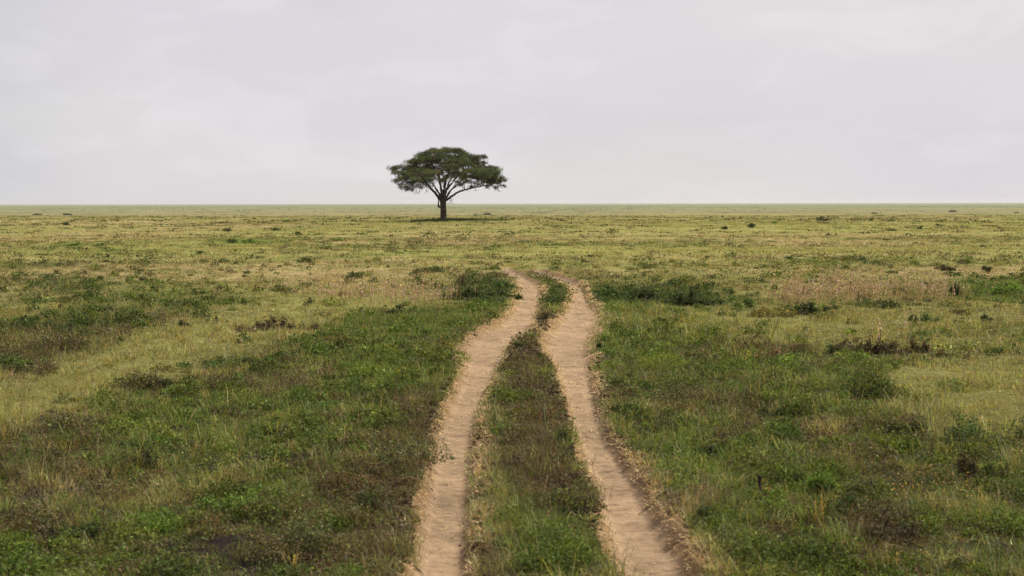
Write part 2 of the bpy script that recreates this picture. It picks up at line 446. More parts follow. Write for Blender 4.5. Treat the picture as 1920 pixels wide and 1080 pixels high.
def build_ground():
    xs = np.array(sorted(set([-a for a in grow(2.2, 9000, .085, .03)] + list(np.arange(-2.2, 3.6, .08)) + grow(3.6, 9000, .085, .03))))
    ys = np.array([-400, -150, -60, -25, -8, 0, 4, 6.5] + grow(8, 9000, .11, .0075))
    X, Yg = np.meshgrid(xs, ys)
    x, y = X.ravel(), Yg.ravel()
    z = height(x, y)
    W = weights(x, y)
    d = np.maximum(y, 1)
    cover = W @ ALB
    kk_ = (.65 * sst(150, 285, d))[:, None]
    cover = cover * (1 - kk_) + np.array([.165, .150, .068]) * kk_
    soil = np.array([.034, .025, .013])
    # under thick growth near by one sees earth and litter; far off the short turf itself is the surface
    k = sst(14, 70, d)[:, None]
    barew = (W[:, B] + W[:, S])[:, None]
    barew = barew * .55
    near = soil * (.55 + .45 * fbm(x * 2, y * 2, 71, 3))[:, None].clip(.35, 1.3) * (1 - barew) + barew * np.array([.17, .118, .070])
    thatch = (W[:, Y] + W[:, T])[:, None] ** 1.5 * .65 * sst(10, 20, d)[:, None]
    near = near * (1 - thatch) + cover * .75 * thatch
    col = near * (1 - k) + cover * .92 * k
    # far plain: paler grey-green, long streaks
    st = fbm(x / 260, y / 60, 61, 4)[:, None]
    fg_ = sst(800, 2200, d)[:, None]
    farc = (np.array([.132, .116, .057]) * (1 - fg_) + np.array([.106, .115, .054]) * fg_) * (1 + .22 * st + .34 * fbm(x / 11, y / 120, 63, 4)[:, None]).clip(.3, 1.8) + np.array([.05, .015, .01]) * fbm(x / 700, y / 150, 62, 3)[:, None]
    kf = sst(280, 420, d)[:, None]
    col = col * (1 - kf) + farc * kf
    ny, nx = X.shape
    i, j = np.meshgrid(np.arange(ny - 1), np.arange(nx - 1), indexing='ij')
    q = np.stack([i * nx + j, i * nx + j + 1, (i + 1) * nx + j + 1, (i + 1) * nx + j], -1).reshape(-1, 4)
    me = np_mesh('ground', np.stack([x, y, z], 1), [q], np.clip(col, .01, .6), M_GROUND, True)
    return link('ground', me, kind='structure')


def build_track():
    geo = Geo()
    for ti, t in enumerate((TL, TR)):
        ys = np.concatenate([np.arange(-4, 8, .25), np.arange(8, 24, .035), np.arange(24, t[0][-1] + 1.0, .07)])
        ss = np.linspace(-1.45, 1.45, 31)
        hw = np.interp(ys, t[0], t[2]); xc = np.interp(ys, t[0], t[1])
        X = xc[:, None] + ss[None] * hw[:, None]
        Yg = np.broadcast_to(ys[:, None], X.shape)
        x, y = X.ravel(), Yg.ravel()
        s = np.broadcast_to(ss[None], X.shape).ravel()
        m = rut_mask(x, y)
        z = height(x, y, cut=False)
        # cross ripples of the wheels, clods along the edges
        rip = .010 * np.sin(y * 2 * np.pi / .31 + 2.2 * fbm(x * 2, y * 1.2, 81, 2)) * (.5 + .9 * fbm(x * .7, y * .5, 82, 2))
        rip += .018 * fbm(x * 3.0, y * 7, 83, 4) + .010 * fbm(x * 14, y * 18, 84, 2)
        clod = .045 * np.maximum(0, fbm(x * 5, y * 5, 85, 3)) * np.exp(-((np.abs(s) - .95) / .25) ** 2)
        z = z - .012 + rip * (1 - sst(.8, 1.2, np.abs(s))) + clod
        z = np.where(m > .12, z, height(x, y) - .03)
        # worn middle paler, shoulders browner
        edge = sst(.55, 1.05, np.abs(s) + .3 * fbm(x * 3, y * 2, 86, 3))[:, None]
        c = (1 - edge) * np.array([1.0, 1.0, 1.0]) + edge * np.array([.70, .62, .48])
        ny, nx = X.shape
        i, j = np.meshgrid(np.arange(ny - 1), np.arange(nx - 1), indexing='ij')
        q = np.stack([i * nx + j, i * nx + j + 1, (i + 1) * nx + j + 1, (i + 1) * nx + j], -1).reshape(-1, 4)
        keep = (m[q] > .05).any(1)
        geo.add(np.stack([x, y, z], 1), c, q[keep])
    return link('dirt_track', geo.mesh('dirt_track', M_TRACK, True), kind='structure')


# ------------------------------------------------------------------ grass and ground cover
#        from  to   tufts/m2 blades  width   spread segs heightscale
BANDS = [(5.5, 13, 190, 22, .0036, .060, 2, 1.0),
         (13, 21, 125, 18, .0050, .075, 2, 1.0),
         (21, 34, 62, 15, .0075, .10, 2, 1.0),
         (34, 60, 26, 13, .012, .15, 1, 1.0),
         (60, 105, 8.0, 12, .024, .24, 1, 1.0),
         (105, 175, 2.7, 11, .045, .40, 1, 1.05),
         (175, 285, 1.0, 10, .080, .62, 1, 1.1)]
HT = {G: (.080, 0), Y: (.085, 0), T: (.10, 0), D: (.125, 0), H: (.125, 0), S: (.045, 0)}


def build_cover():
    geos = {k: Geo() for k in ('grass', 'dry_grass', 'dead_weeds', 'leafy_weeds')}
    for (d0, d1, dens, nb, bw, spread, segs, hs) in BANDS:
        half = .48
        n = int(half * (d1 ** 2 - d0 ** 2) * dens)
        y = np.sqrt(rng.uniform(d0 ** 2, d1 ** 2, n))
        x = rng.uniform(-half, half, n) * y
        W = weights(x, y)
        c = W.cumsum(1)
        kind = (rng.uniform(size=(n, 1)) > c).sum(1).clip(0, 6)
        inrut = rut_mask(x, y) + (~free_of_bushes(x, y, .36)) * (rng.uniform(size=n) < .75)
        # clumped, with openings
        op = fbm(x / .5, y / .6, 91, 3) + .5 * fbm(x / 1.5, y / 1.8, 92, 3)
        keep = (inrut < rng.uniform(.0, .35, n) + .5 * (rng.uniform(size=n) < .12)) & ((op > -.60 - .35 * rng.uniform(size=n)) | (y > 40)) & (kind != B)
        x, y, kind, op = x[keep], y[keep], kind[keep], op[keep]
        z = height(x, y)
        lush = .75 + .5 * sst(-.5, .7, fbm(x / 3, y / 4, 93, 3))
        if d0 < 60:
            lush = lush * (.32 + 1.75 * sst(-.35, .65, fbm(x / .44, y / .46, 94, 2) + .25 * fbm(x / .2, y / .2, 95, 1)))
        elif d0 > 170:
            lush = lush * (1 - .30 * sst(215, 275, y))
        for k in (G, Y, T, D, H, S):
            sel = kind == k
            if not sel.any():
                continue
            px_, py_, pz_ = x[sel], y[sel], z[sel]
            m = len(px_)
            th = np.exp(rng.normal(0, .32, m)) * HT[k][0] * lush[sel] * hs
            tcol = jit(m, ALB[k], .13, .26 if d0 < 60 else .17)
            if k in (Y, T) and d0 < 60:
                th = th * (1 - .26 * sst(.45, .85, W[keep][sel][:, Y] + W[keep][sel][:, T]) * sst(14, 20, py_))
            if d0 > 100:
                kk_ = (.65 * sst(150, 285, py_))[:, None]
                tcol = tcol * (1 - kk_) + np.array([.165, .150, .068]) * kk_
            if k in (H, D) or (k == G and d1 < 61):
                # leafy herbs, dead brown weeds and the broad leaves among the grass: mounds of little leaves
                nl = int(nb * {H: 1.6, D: 1.2, G: 1.0}[k])
                r = np.repeat(np.arange(m), nl)
                e = len(r)
                wide = spread * {H: 1.5, D: 1.25, G: 1.3}[k]
                a = rng.uniform(0, 2 * np.pi, e); rr = np.sqrt(rng.uniform(0, 1, e)) * wide
                zz = rng.uniform(.1, 1, e) * th[r] * (1 - .45 * (rr / wide) ** 2) * {H: 1.1, D: 1.0, G: .85}[k]
                p = np.stack([px_[r] + rr * np.cos(a), py_[r] + rr * np.sin(a), pz_[r] + zz], 1)
                ls = np.exp(rng.normal(0, .3, e)) * bw * {H: 3.6, D: 3.0, G: 3.4}[k]
                leaves(geos[{H: 'leafy_weeds', D: 'dead_weeds', G: 'leafy_weeds'}[k]], p, ls, jit(e, tcol[r] * (.85 if k == G else 1), .12, .34), .25)
                if k == H:
                    continue
            cnt = nb if k not in (D, G) else max(3, int(nb * (.55 if d1 < 61 else 1)))
            if k == S:
                cnt = max(4, int(nb * .8))
            r = np.repeat(np.arange(m), cnt)
            e = len(r)
            a = rng.uniform(0, 2 * np.pi, e); rr = np.abs(rng.normal(0, 1, e)) * spread
            bx, by = px_[r] + rr * np.cos(a), py_[r] + rr * np.sin(a)
            bz = pz_[r]
            h = th[r] * np.exp(rng.normal(0, .28, e))
            az = a + rng.normal(0, .9, e)
            lean = np.abs(rng.normal(.8, .35, e))
            if k == S:
                lean = rng.uniform(.7, 1.5, e)
            if k == D:
                lean = rng.uniform(.2, 1.1, e)
            w = bw * np.exp(rng.normal(0, .22, e)) * (.75 if k in (D, T, S) else 1.0)
            col = jit(e, tcol[r], .08, .24)
            if k in (G, Y):
                dryb = rng.uniform(size=e) < (.10 if k == G else .22)
                col[dryb] = jit(int(dryb.sum()), ALB[T], .08, .22)
            gname = 'grass' if k in (G, Y) else ('dead_weeds' if k == D else 'dry_grass')
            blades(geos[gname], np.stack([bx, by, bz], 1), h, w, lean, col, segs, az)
    # the far plain beyond the crest: broad low tussocks and drifts
    n = 6500
    y = np.sqrt(rng.uniform(600 ** 2, 3200 ** 2, n)); x = rng.uniform(-.46, .46, n) * y
    dr = fbm(x / 60, y / 260, 120, 3)
    ok = rng.uniform(size=n) < .35 + .9 * dr
    x, y = x[ok], y[ok]; n = len(x)
    z = height(x, y)
    r = np.repeat(np.arange(n), 7)
    sp = (.0011 * y)[r]
    e = len(r)
    p = np.stack([x[r] + rng.normal(0, 1, e) * sp, y[r] + rng.normal(0, 3, e) * sp, z[r]], 1)
    col = jit(n, np.array([.105, .098, .045]), .10, .30)[r]
    blades(geos['dry_grass'], p, rng.uniform(.25, .8, e), sp * .5, np.abs(rng.normal(.5, .3, e)), jit(e, col, .05, .15), 1)
    for name, mat in (('grass', M_GRASS), ('dry_grass', M_DRY), ('dead_weeds', M_DRY), ('leafy_weeds', M_LEAF)):
        link(name, geos[name].mesh(name, mat), kind='stuff')


def build_clumps():
    """matted knee-low hummocks of small leaves, green to dead brown, that make the turf lumpy"""
    gg, gd = Geo(), Geo()
    for d0, d1, dens, ls in ((5.5, 13, 8.5, .0195), (13, 22, 7.0, .027), (22, 36, 3.2, .045), (36, 60, 1.3, .07)):
        half = .48
        n = int(half * (d1 ** 2 - d0 ** 2) * dens)
        y = np.sqrt(rng.uniform(d0 ** 2, d1 ** 2, n)); x = rng.uniform(-half, half, n) * y
        W = weights(x, y)
        W = W * np.array([1, .04, .01, 1.6, 1.7, .0, .0])
        tot = W.sum(1)
        W = W / tot[:, None]
        kind = (rng.uniform(size=(n, 1)) > W.cumsum(1)).sum(1).clip(0, 6)
        clear = np.ones(n, bool)
        for t in (TL, TR):
            sd_, f_, hw_ = rut_s(x, y, t)
            clear &= (np.abs(sd_) * hw_ > hw_ * 1.0 + .19 + .1 * fbm(x * 3, y * 2, 97, 2)) | (f_ < .1)
        clear &= free_of_bushes(x, y)
        ok = clear & (rng.uniform(size=n) < .10 + 1.0 * tot)
        x, y, kind = x[ok], y[ok], kind[ok]
        z = height(x, y)
        R = np.exp(rng.normal(math.log(.12), .45, len(x))).clip(.05, .36)
        Hh = (R * rng.uniform(.45, 1.2, len(x))).clip(.04, .21)
        m = (.95 * 4.2 * R * R / (.27 * ls * ls)).astype(int)
        i = np.repeat(np.arange(len(x)), m)
        e = len(i)
        q = rng.normal(size=(e, 3)); q[:, 2] = np.abs(q[:, 2]); q /= np.linalg.norm(q, axis=1, keepdims=True)
        lump = 1 + .35 * np.sin(q[:, 0] * 5 + i * 1.7) * np.cos(q[:, 1] * 6 + i * 2.3) + .2 * np.sin(q[:, 0] * 11 + q[:, 1] * 9 + i)
        q *= (rng.uniform(.35, 1.0, e) ** .4 * lump)[:, None]
        p = np.stack([x[i] + q[:, 0] * R[i], y[i] + q[:, 1] * R[i], z[i] + q[:, 2] * Hh[i]], 1)
        # a little colour shift towards its neighbours, per hummock
        hc = jit(len(x), ALB[kind] * np.where(kind == G, .85, 1)[:, None], .10, .24)
        c = jit(e, hc[i], .12, .34)
        mixin = rng.uniform(size=e) < .18
        c[mixin] = jit(int(mixin.sum()), ALB[G], .1, .3)
        dead = np.isin(kind, (D, T, S))[i]
        sz = ls * np.exp(rng.normal(0, .3, e))
        leaves(gg, p[~dead], sz[~dead], c[~dead], .15)
        leaves(gd, p[dead], sz[dead] * .85, c[dead], -.1)
    link('leafy_turf', gg.mesh('leafy_turf', M_LEAF), kind='stuff')
    link('withered_turf', gd.mesh('withered_turf', M_DRY), kind='stuff')


def build_clods():
    """churned dark earth: lumps of soil in the middle ridge and along the verges of the ruts"""
    g = Geo()
    n = 34000
    y = np.sqrt(rng.uniform(8 ** 2, 34 ** 2, n))
    xl, xr = np.interp(y, TL[0], TL[1]), np.interp(y, TR[0], TR[1])
    f = np.where(rng.uniform(size=n) < .6, rng.uniform(.1, .95, n), np.where(rng.uniform(size=n) < .6, -rng.exponential(.35, n) - .2, 1.15 + rng.exponential(.15, n)))
    x = xl + f * (xr - xl)
    W = weights(x, y)
    ok = (rng.uniform(size=n) < W[:, D] * 1.5 + .08 * W[:, S]) & (rut_mask(x, y) < .5)
    x, y = x[ok], y[ok]; n = len(x)
    z = height(x, y, False)
    r = np.exp(rng.normal(math.log(.018), .5, n)).clip(.006, .042)
    base = np.array([(1, 0, 0), (-1, 0, 0), (0, 1, 0), (0, -1, 0), (0, 0, 1), (0, 0, -1)], float)
    v = base[:, None] * r[None, :, None] * rng.uniform(.55, 1.3, (6, n, 1)) + rng.normal(0, .18, (6, n, 3)) * r[None, :, None]
    v = v * np.array([1, 1, .75]) + np.stack([x, y, z + r * .25], 1)[None]
    i = np.arange(n)
    tri = [(0, 2, 4), (2, 1, 4), (1, 3, 4), (3, 0, 4), (2, 0, 5), (1, 2, 5), (3, 1, 5), (0, 3, 5)]
    c = jit(n, np.array([.046, .032, .020]), .06, .35)
    g.add(v.reshape(-1, 3), np.concatenate([c] * 6), *[np.stack([i + a * n, i + b * n, i + q * n], 1) for a, b, q in tri])
    link('churned_soil', g.mesh('churned_soil', M_GROUND), kind='stuff')


def build_straw():
    """bits of dry straw lying in and beside the wheel ruts"""
    geo = Geo()
    n = 34000
    y = np.sqrt(rng.uniform(8 ** 2, 45 ** 2, n))
    ti = rng.integers(0, 2, n)
    x = np.zeros(n)
    for i, t in enumerate((TL, TR)):
        k = ti == i
        xc, hw = np.interp(y[k], t[0], t[1]), np.interp(y[k], t[0], t[2])
        s = np.where(rng.uniform(size=k.sum()) < .10, rng.uniform(-.95, .95, k.sum()), rng.choice([-1, 1], k.sum()) * rng.normal(1.02, .2, k.sum()))
        x[k] = xc + s * hw
    z = height(x, y, False) + .004
    a = rng.uniform(0, 2 * np.pi, n)
    L = rng.uniform(.02, .09, n); w = .0022 + .00022 * y
    d = np.stack([np.cos(a), np.sin(a), rng.uniform(-.05, .35, n)], 1)
    e = np.stack([-np.sin(a), np.cos(a), np.zeros(n)], 1)
    p = np.stack([x, y, z], 1)
    v = np.concatenate([p - e * w[:, None], p + e * w[:, None], p + d * L[:, None]])
    i = np.arange(n)
    c = jit(n, ALB[S] * 1.05, .06, .2)
    geo.add(v, np.concatenate([c] * 3), np.stack([i, i + n, i + 2 * n], 1))
    # dead bits and broken leaves strewn over the open ground between the plants
    n = 90000
    y = np.sqrt(rng.uniform(6 ** 2, 34 ** 2, n)); x = rng.uniform(-.46, .46, n) * y
    ok = rut_mask(x, y) < .2
    x, y = x[ok], y[ok]; n = len(x)
    kind = (rng.uniform(size=(n, 1)) > weights(x, y).cumsum(1)).sum(1).clip(0, 6)
    a = rng.uniform(0, 2 * np.pi, n); L = rng.uniform(.02, .075, n); w = .0025 + .0003 * y
    d = np.stack([np.cos(a), np.sin(a), rng.uniform(-.1, .7, n)], 1)
    e = np.stack([-np.sin(a), np.cos(a), rng.normal(0, .4, n)], 1)
    p = np.stack([x, y, height(x, y) + .004], 1)
    v = np.concatenate([p - e * w[:, None], p + e * w[:, None], p + d * L[:, None]])
    i = np.arange(n)
    c = jit(n, (ALB[kind] * .5 + ALB[T] * .10), .10, .45)
    geo.add(v, np.concatenate([c] * 3), np.stack([i, i + n, i + 2 * n], 1))
    link('straw_litter', geo.mesh('straw_litter', M_DRY), kind='stuff')


def build_seed_grass():
    """tall pinkish grass gone to seed, in two swathes"""
    geo = Geo()
    areas = [(1600, 562, 105, 14, 460, .62), (1490, 566, 40, 12, 160, .6), (1740, 556, 60, 10, 170, .5), (640, 556, 90, 10, 260, .42), (770, 562, 70, 11, 260, .42), (1680, 640, 60, 10, 24, .3), (390, 640, 90, 20, 14, .2)]
    for px, py, rx, ry, n, H0 in areas:
        u, v = rng.normal(px, rx * .62, n), rng.normal(py, ry * .6, n)
        x, y = at(u, v)
        z = height(x, y)
        h = .8 * H0 * np.exp(rng.normal(0, .36, n))
        az = rng.normal(.4, .9, n); lean = np.abs(rng.normal(.16, .12, n))
        p = np.stack([x, y, z], 1)
        stem = jit(n, np.array([.30, .215, .13]), .06, .2)
        blades(geo, p, h, np.full(n, .012), lean, stem, 1, az)
        # seed heads: a few narrow glumes along the top third
        for q in range(5):
            f = rng.uniform(.62, 1.0, n)
            hd = p + np.stack([np.cos(az) * lean * h * f, np.sin(az) * lean * h * f, h * f * .97], 1)
            leaves(geo, hd, rng.uniform(.035, .075, n), jit(n, np.array([.36, .255, .19]), .07, .22), -.6)
    link('seed_grass', geo.mesh('seed_grass', M_DRY), kind='stuff')


# ------------------------------------------------------------------ bushes, each a thing of its own
KIND_COL = {'green': (.040, .068, .016), 'bright': (.085, .140, .024), 'dark': (.030, .043, .014), 'brown': (.058, .045, .024), 'grey': (.040, .048, .022), 'pale': (.16, .18, .05)}


def bush(px, py, wpx, hpx, kind, label, name='bush', zf=None, twig=.4, cat='bush', flat=False, depth=1.0, seed=None, parts=None):
    z0 = 0.0
    if zf is not None:
        # on the lower far plain: march the sight line down to it
        a = np.linspace(300, 5000, 4000)
        for dd in a:
            x = (px - 960) / F * dd
            if to_px(np.array([x]), np.array([dd]), height(np.array([x]), np.array([dd])))[1][0] < py and dd > 420:
                break
        x, y = x, dd
    else:
        x, y = at(px, py)
    z0 = float(height(np.array([x]), np.array([y]))[0])
    if zf is None:
        for _ in range(4):
            x, y = at(px, py, z0)
            z0 = float(height(np.array([x]), np.array([y]))[0])
    s = y / F                                     # metres per photo pixel there
    w, h = wpx * s, hpx * s
    base = np.array(KIND_COL[kind])
    gl, gs = Geo(), Geo()
    # lobes
    nlob = max(4, min(26, int(wpx / 6))) if zf is None else 5
    n = int(np.clip(wpx * hpx * 2.0, 70, 6500)) if zf is None else 420
    P, C = [], []
    for k in range(nlob):
        core = k == 0 and wpx <= 40
        cx = float(np.clip(rng.normal(0, .36 if wpx > 70 and py < 700 else .26), -.62, .62)) * (1 if wpx > 40 else .7 if zf is None else .5) * w
        cy = rng.uniform(-.38, .38) * w * depth * (1 if zf is None else .25)
        sh = 1 - 1.2 * (cx / w) ** 2 * 2
        top = h * rng.uniform(.22, 1.08) * max(.4, sh)
        rx_ = w * (rng.uniform(.045, .13) if wpx > 70 and py < 700 else rng.uniform(.07, .20) if wpx > 40 else rng.uniform(.16, .28)) * (1.25 if zf is not None else 1) + .02
        m = max(8, n // nlob)
        if core:
            cx, cy, rx_, top, m = 0.0, 0.0, .46 * w, .6 * h, m * 2
        q = rng.normal(size=(m, 3)); q /= np.linalg.norm(q, axis=1, keepdims=True)
        q *= np.abs(rng.normal(0, .72, (m, 1)))
        pp = np.stack([cx + q[:, 0] * rx_, cy + q[:, 1] * rx_, top * .55 + q[:, 2] * top * .5], 1)
        P.append(pp); C.append(jit(m, base * np.exp(rng.normal(0, .30)), .13, .34))
        # stems of the lobe
        for j in range(2 if twig < .6 else 6):
            e = pp[rng.integers(m)]
            b = np.array([cx * .35 + rng.normal(0, .02), cy * .35, -.04])
            mid = (b + e) / 2 + np.array([rng.normal(0, .05) * w, rng.normal(0, .05) * w, .12 * h])
            r0 = np.clip(.012 * w, .004, .05)
            tube(gs, [b, mid, e], [r0, r0 * .7, r0 * .3], np.array([.05, .037, .026]), 4)
    P, C = np.concatenate(P), np.concatenate(C)
    ok = P[:, 2] > .01 * h; P, C = P[ok], C[ok]
    if twig >= .6:
        P, C = P[::2], C[::2]
    ls = np.clip(.05 * w, 2.2 * s, max(.018, 3.6 * s))
    if zf is not None:
        ls = .10 * w
    if len(P) < 1500:
        # no leaf hangs in the air apart from its bush
        D2 = np.linalg.norm(P[:, None] - P[None], axis=2)
        for reach in (.5, .6, .75, .95, 1.2):
            got = np.zeros(len(P), bool); got[np.argmin(np.linalg.norm(P - np.median(P, 0), axis=1))] = True
            while True:
                new = (D2[got] < reach * ls).any(0) | got
                if new.sum() == got.sum():
                    break
                got = new
            if got.mean() > .7:
                break
        P, C = P[got], C[got]
    leaves(gl, P, ls * np.exp(rng.normal(0, .18 if len(P) < 1500 else .3, len(P))), C, .2)
    o = bpy.data.objects.new(name, None)
    small = wpx * hpx < 700
    if small:
        gl.v += gs.v; gl.c += gs.c
        for kk, pl in gs.p.items():
            gl.p.setdefault(kk, []).extend([a + gl.n for a in pl])
        gl.n += gs.n
        o = link(name, gl.mesh(name, M_LEAF))
    else:
        o = bpy.data.objects.new(name, None); COL.objects.link(o)
        link('foliage', gl.mesh('foliage', M_LEAF), o)
        link('stems', gs.mesh('stems', M_DRY), o)
    o.location = (x, y, z0); o['label'] = label; o['category'] = cat
    if y < 62:
        FOOT.append((x, y, w, .25 * h))
    return o


FOOT = []


def free_of_bushes(x, y, k=.42):
    ok = np.ones(len(x), bool)
    for bx_, by_, w_, d_ in FOOT:
        ok &= ((x - bx_) / (k * w_)) ** 2 + ((y - by_) / (k * w_ + d_)) ** 2 > 1
    return ok


def bushes():
    far = 'dark thickets on the hazy far plain'
    b = bush
    # far plain
    b(70, 402, 30, 4, 'grey', 'faint dark thicket on the hazy far plain, leftmost along the horizon', 'thicket', 1, cat='thicket')
    b(128, 402, 24, 4, 'grey', 'faint dark thicket on the far plain, second from the left edge below the horizon', 'thicket', 1, cat='thicket')
    b(893, 403, 14, 3, 'grey', 'short faint thicket on the far plain just right of the lone tree, nearer of two', 'thicket', 1, cat='thicket')
    b(915, 403, 26, 3.5, 'grey', 'longer faint thicket on the far plain right of the lone tree, farther of two', 'thicket', 1, cat='thicket')
    b(1640, 402, 22, 3, 'grey', 'thin dark streak of thicket on the far plain beyond the big dark crest bush', 'thicket', 1, cat='thicket')
    b(1787, 399, 26, 4, 'grey', 'dark flat thicket on the far plain under the right-hand sky', 'thicket', 1, cat='thicket')
    b(1903, 401, 14, 3, 'grey', 'tiny dark thicket on the far plain, rightmost below the horizon', 'thicket', 1, cat='thicket')
    b(478, 409, 10, 4, 'brown', 'tiny brown bump of a bush on the crest line, left of the tree', 'bush')
    # crest and mid distance, left
    b(123, 421, 20, 8, 'dark', 'small dark round bush near the crest at the far left', 'bush')
    b(147, 460, 26, 12, 'bright', 'bright green rounded bush, taller of a close pair on the left mid plain')
    b(186, 461, 30, 8, 'bright', 'low bright green bush, flatter of a close pair on the left mid plain')
    b(427, 433, 36, 9, 'grey', 'wide dark grey bush with a lumpy flat top, left of the tree below the crest')
    b(520, 432, 36, 9, 'green', 'wide low green bush between the grey lumpy bush and the lone tree')
    b(557, 440, 20, 9, 'dark', 'compact dark green bush nearest the tree on its left side')
    b(540, 416, 34, 5, 'green', 'long flat green bush on the crest line left of the tree')
    b(512, 414, 12, 4, 'dark', 'tiny dark bush on the crest beside the long flat green one')
    b(436, 455, 30, 11, 'green', 'dark green end of the bright grassy flush, left bush of two touching')
    b(466, 455, 42, 12, 'bright', 'bright yellow-green bush, right bush of two touching on the left mid plain')
    b(374, 474, 24, 9, 'dark', 'small dark bush at the left end of the pale green grass strip')
    b(631, 451, 38, 7, 'bright', 'low bright green bush by itself between the yellow-green pair and the tree')
    b(148, 514, 30, 10, 'brown', 'low dark brown bush over a bare spot, left of the similar darker one')
    b(267, 526, 30, 13, 'dark', 'dark bush with a bare pale spot in front, on the left plain')
    b(457, 519, 24, 8, 'brown', 'low brown bush in dry grass right of the dark one with bare ground')
    b(383, 492, 34, 9, 'grey', 'thin grey bush in the dry strip behind the dark bush')
    # left bank and hollow
    b(113, 577, 9, 17, 'dark', 'narrow upright dark plant alone at the edge of the left hollow', 'herb_plant', cat='plant')
    b(210, 565, 13, 10, 'dark', 'small dark plant at the top of the hollow between upright plant and green bush', 'herb_plant', cat='plant')
    b(355, 572, 30, 15, 'green', 'dark green round bush above the bare earth of the left bank')
    b(432, 566, 26, 14, 'green', 'upright green bush between the bank bush and the yellow weeds')
    b(583, 573, 32, 20, 'dark', 'dark green bush at the left foot of the yellow flowering weeds')
    b(390, 603, 12, 13, 'grey', 'small upright plant, left one of three in a row on the bank', 'herb_plant', cat='plant')
    b(406, 604, 10, 20, 'dark', 'tallest upright plant, middle one of three in a row on the bank', 'herb_plant', cat='plant')
    b(425, 604, 10, 9, 'green', 'shortest plant, right one of three in a row on the bank', 'herb_plant', cat='plant')
    b(345, 612, 34, 18, 'grey', 'sparse dark weedy plant at the lower edge of the bare bank', 'herb_plant', cat='plant')
    b(508, 618, 96, 30, 'brown', 'wide spreading dark twiggy bush in yellow grass, left of the track', twig=.8)
    b(590, 618, 36, 16, 'brown', 'faint twiggy bush between the wide spreading bush and the grey one', twig=.8)
    b(626, 634, 10, 20, 'dark', 'thin dark upright weed between the yellow bank and the track verge', 'herb_plant', cat='plant')
    b(745, 588, 56, 20, 'grey', 'grey-brown rounded bush in bright grass, midway to the left rut')
    b(640, 557, 30, 15, 'green', 'dark green bush standing in the yellow flowering weeds')
    b(432, 681, 76, 18, 'grey', 'row of dark leafy sprigs above the small bare earth patch', 'herb_plant', cat='plant')
    b(530, 674, 58, 18, 'green', 'bright-topped dark green leafy bush right of the small bare earth patch')
    b(165, 616, 22, 20, 'green', 'dark green clump inside the shaded left hollow')
    b(262, 880, 78, 46, 'grey', 'dark brown leafy bush in the left foreground turf', twig=.5)
    b(228, 842, 60, 26, 'green', 'deep green clump behind the brown leafy foreground bush')
    b(95, 812, 70, 22, 'dark', 'dark low bush below the yellow bank at the left')
    b(305, 725, 60, 24, 'dark', 'dark olive bush on the turf under the yellow grass bank')
    b(470, 925, 60, 24, 'dark', 'dark hollow-looking clump in the green turf of the left foreground')
    b(690, 960, 60, 40, 'dark', 'dark green clump in the brown verge beside the left rut')
    b(160, 1010, 110, 30, 'dark', 'wide dark clump at the bottom left among brown weeds')
    # beside and between the ruts
    b(903, 562, 112, 27, 'dark', 'dark leafy thicket at the left shoulder of the track bend', 'bush')
    b(865, 540, 30, 26, 'brown', 'tall dark brown bush standing in seed grass behind the track-side thicket')
    b(790, 536, 26, 18, 'brown', 'dark brown bush in the pinkish seed grass left of the bend')
    b(1036, 576, 36, 21, 'dark', 'dark bushy growth between the two ruts at the bend')
    b(1022, 604, 28, 16, 'brown', 'small brown clump on the broken middle ridge below the bend')
    b(972, 650, 26, 14, 'dark', 'small dark clump at the head of the grass strip between the ruts')
    b(1013, 672, 24, 18, 'dark', 'dark tuft on the bare middle ridge beside the right rut')
    b(1052, 830, 38, 34, 'dark', 'dark clump at the inner edge of the right rut')
    b(1122, 652, 26, 22, 'dark', 'dark green tuft overhanging the outer edge of the right rut')
    b(1036, 505, 36, 8, 'dark', 'low dark bush where the track disappears')
    b(1105, 483, 14, 9, 'dark', 'small solitary dark bush beyond the end of the track')
    # right of the track
    b(1190, 562, 120, 24, 'dark', 'long dark leafy thicket right of the track bend')
    b(1297, 572, 84, 29, 'dark', 'tall dark mound of leaves at the right end of the long thicket')
    b(1400, 577, 44, 20, 'green', 'green bush between the dark mound and the pink seed grass')
    b(1365, 552, 40, 16, 'green', 'olive green bush behind the dark mound')
    b(1517, 590, 76, 26, 'dark', 'dark green bush at the foot of the pink seed grass')
    b(1566, 582, 22, 18, 'dark', 'small dark bush beside the one at the foot of the pink seed grass')
    b(1593, 536, 30, 14, 'green', 'small dark green bush behind the pink seed grass')
    b(1738, 542, 26, 16, 'green', 'green bush at the right end of the pink seed grass')
    b(1757, 542, 24, 16, 'bright', 'bright green bush just right of the green one by the seed grass')
    b(1792, 556, 30, 32, 'dark', 'dark upright bush between seed grass and bright green bank')
    b(1862, 552, 60, 20, 'bright', 'bright green leafy bush, left half of the bank at the right edge')
    b(1905, 550, 56, 22, 'bright', 'bright green leafy bush cut by the right edge')
    b(1712, 602, 30, 18, 'dark', 'small dark green bush left of the brighter one in pale grass')
    b(1740, 608, 40, 22, 'green', 'bright-tipped green bush in pale grass below the seed grass')
    b(1846, 600, 30, 20, 'dark', 'dark bush in the grass below the bright green bank')
    b(1625, 664, 150, 38, 'brown', 'sprawling dark twiggy bush across the right plain', twig=.85)
    b(1565, 668, 60, 20, 'dark', 'dense dark clump at the left end of the sprawling twiggy bush')
    b(1728, 664, 56, 40, 'brown', 'upright twiggy bush right of the sprawling one', twig=.85)
    b(1480, 487, 34, 9, 'dark', 'small dark bush below the bright green strip on the right plain')
    b(1633, 497, 46, 10, 'green', 'low green bush below the bright green strip on the right plain')
    b(1850, 512, 36, 17, 'dark', 'dark round bush near the right edge below the bright strip')
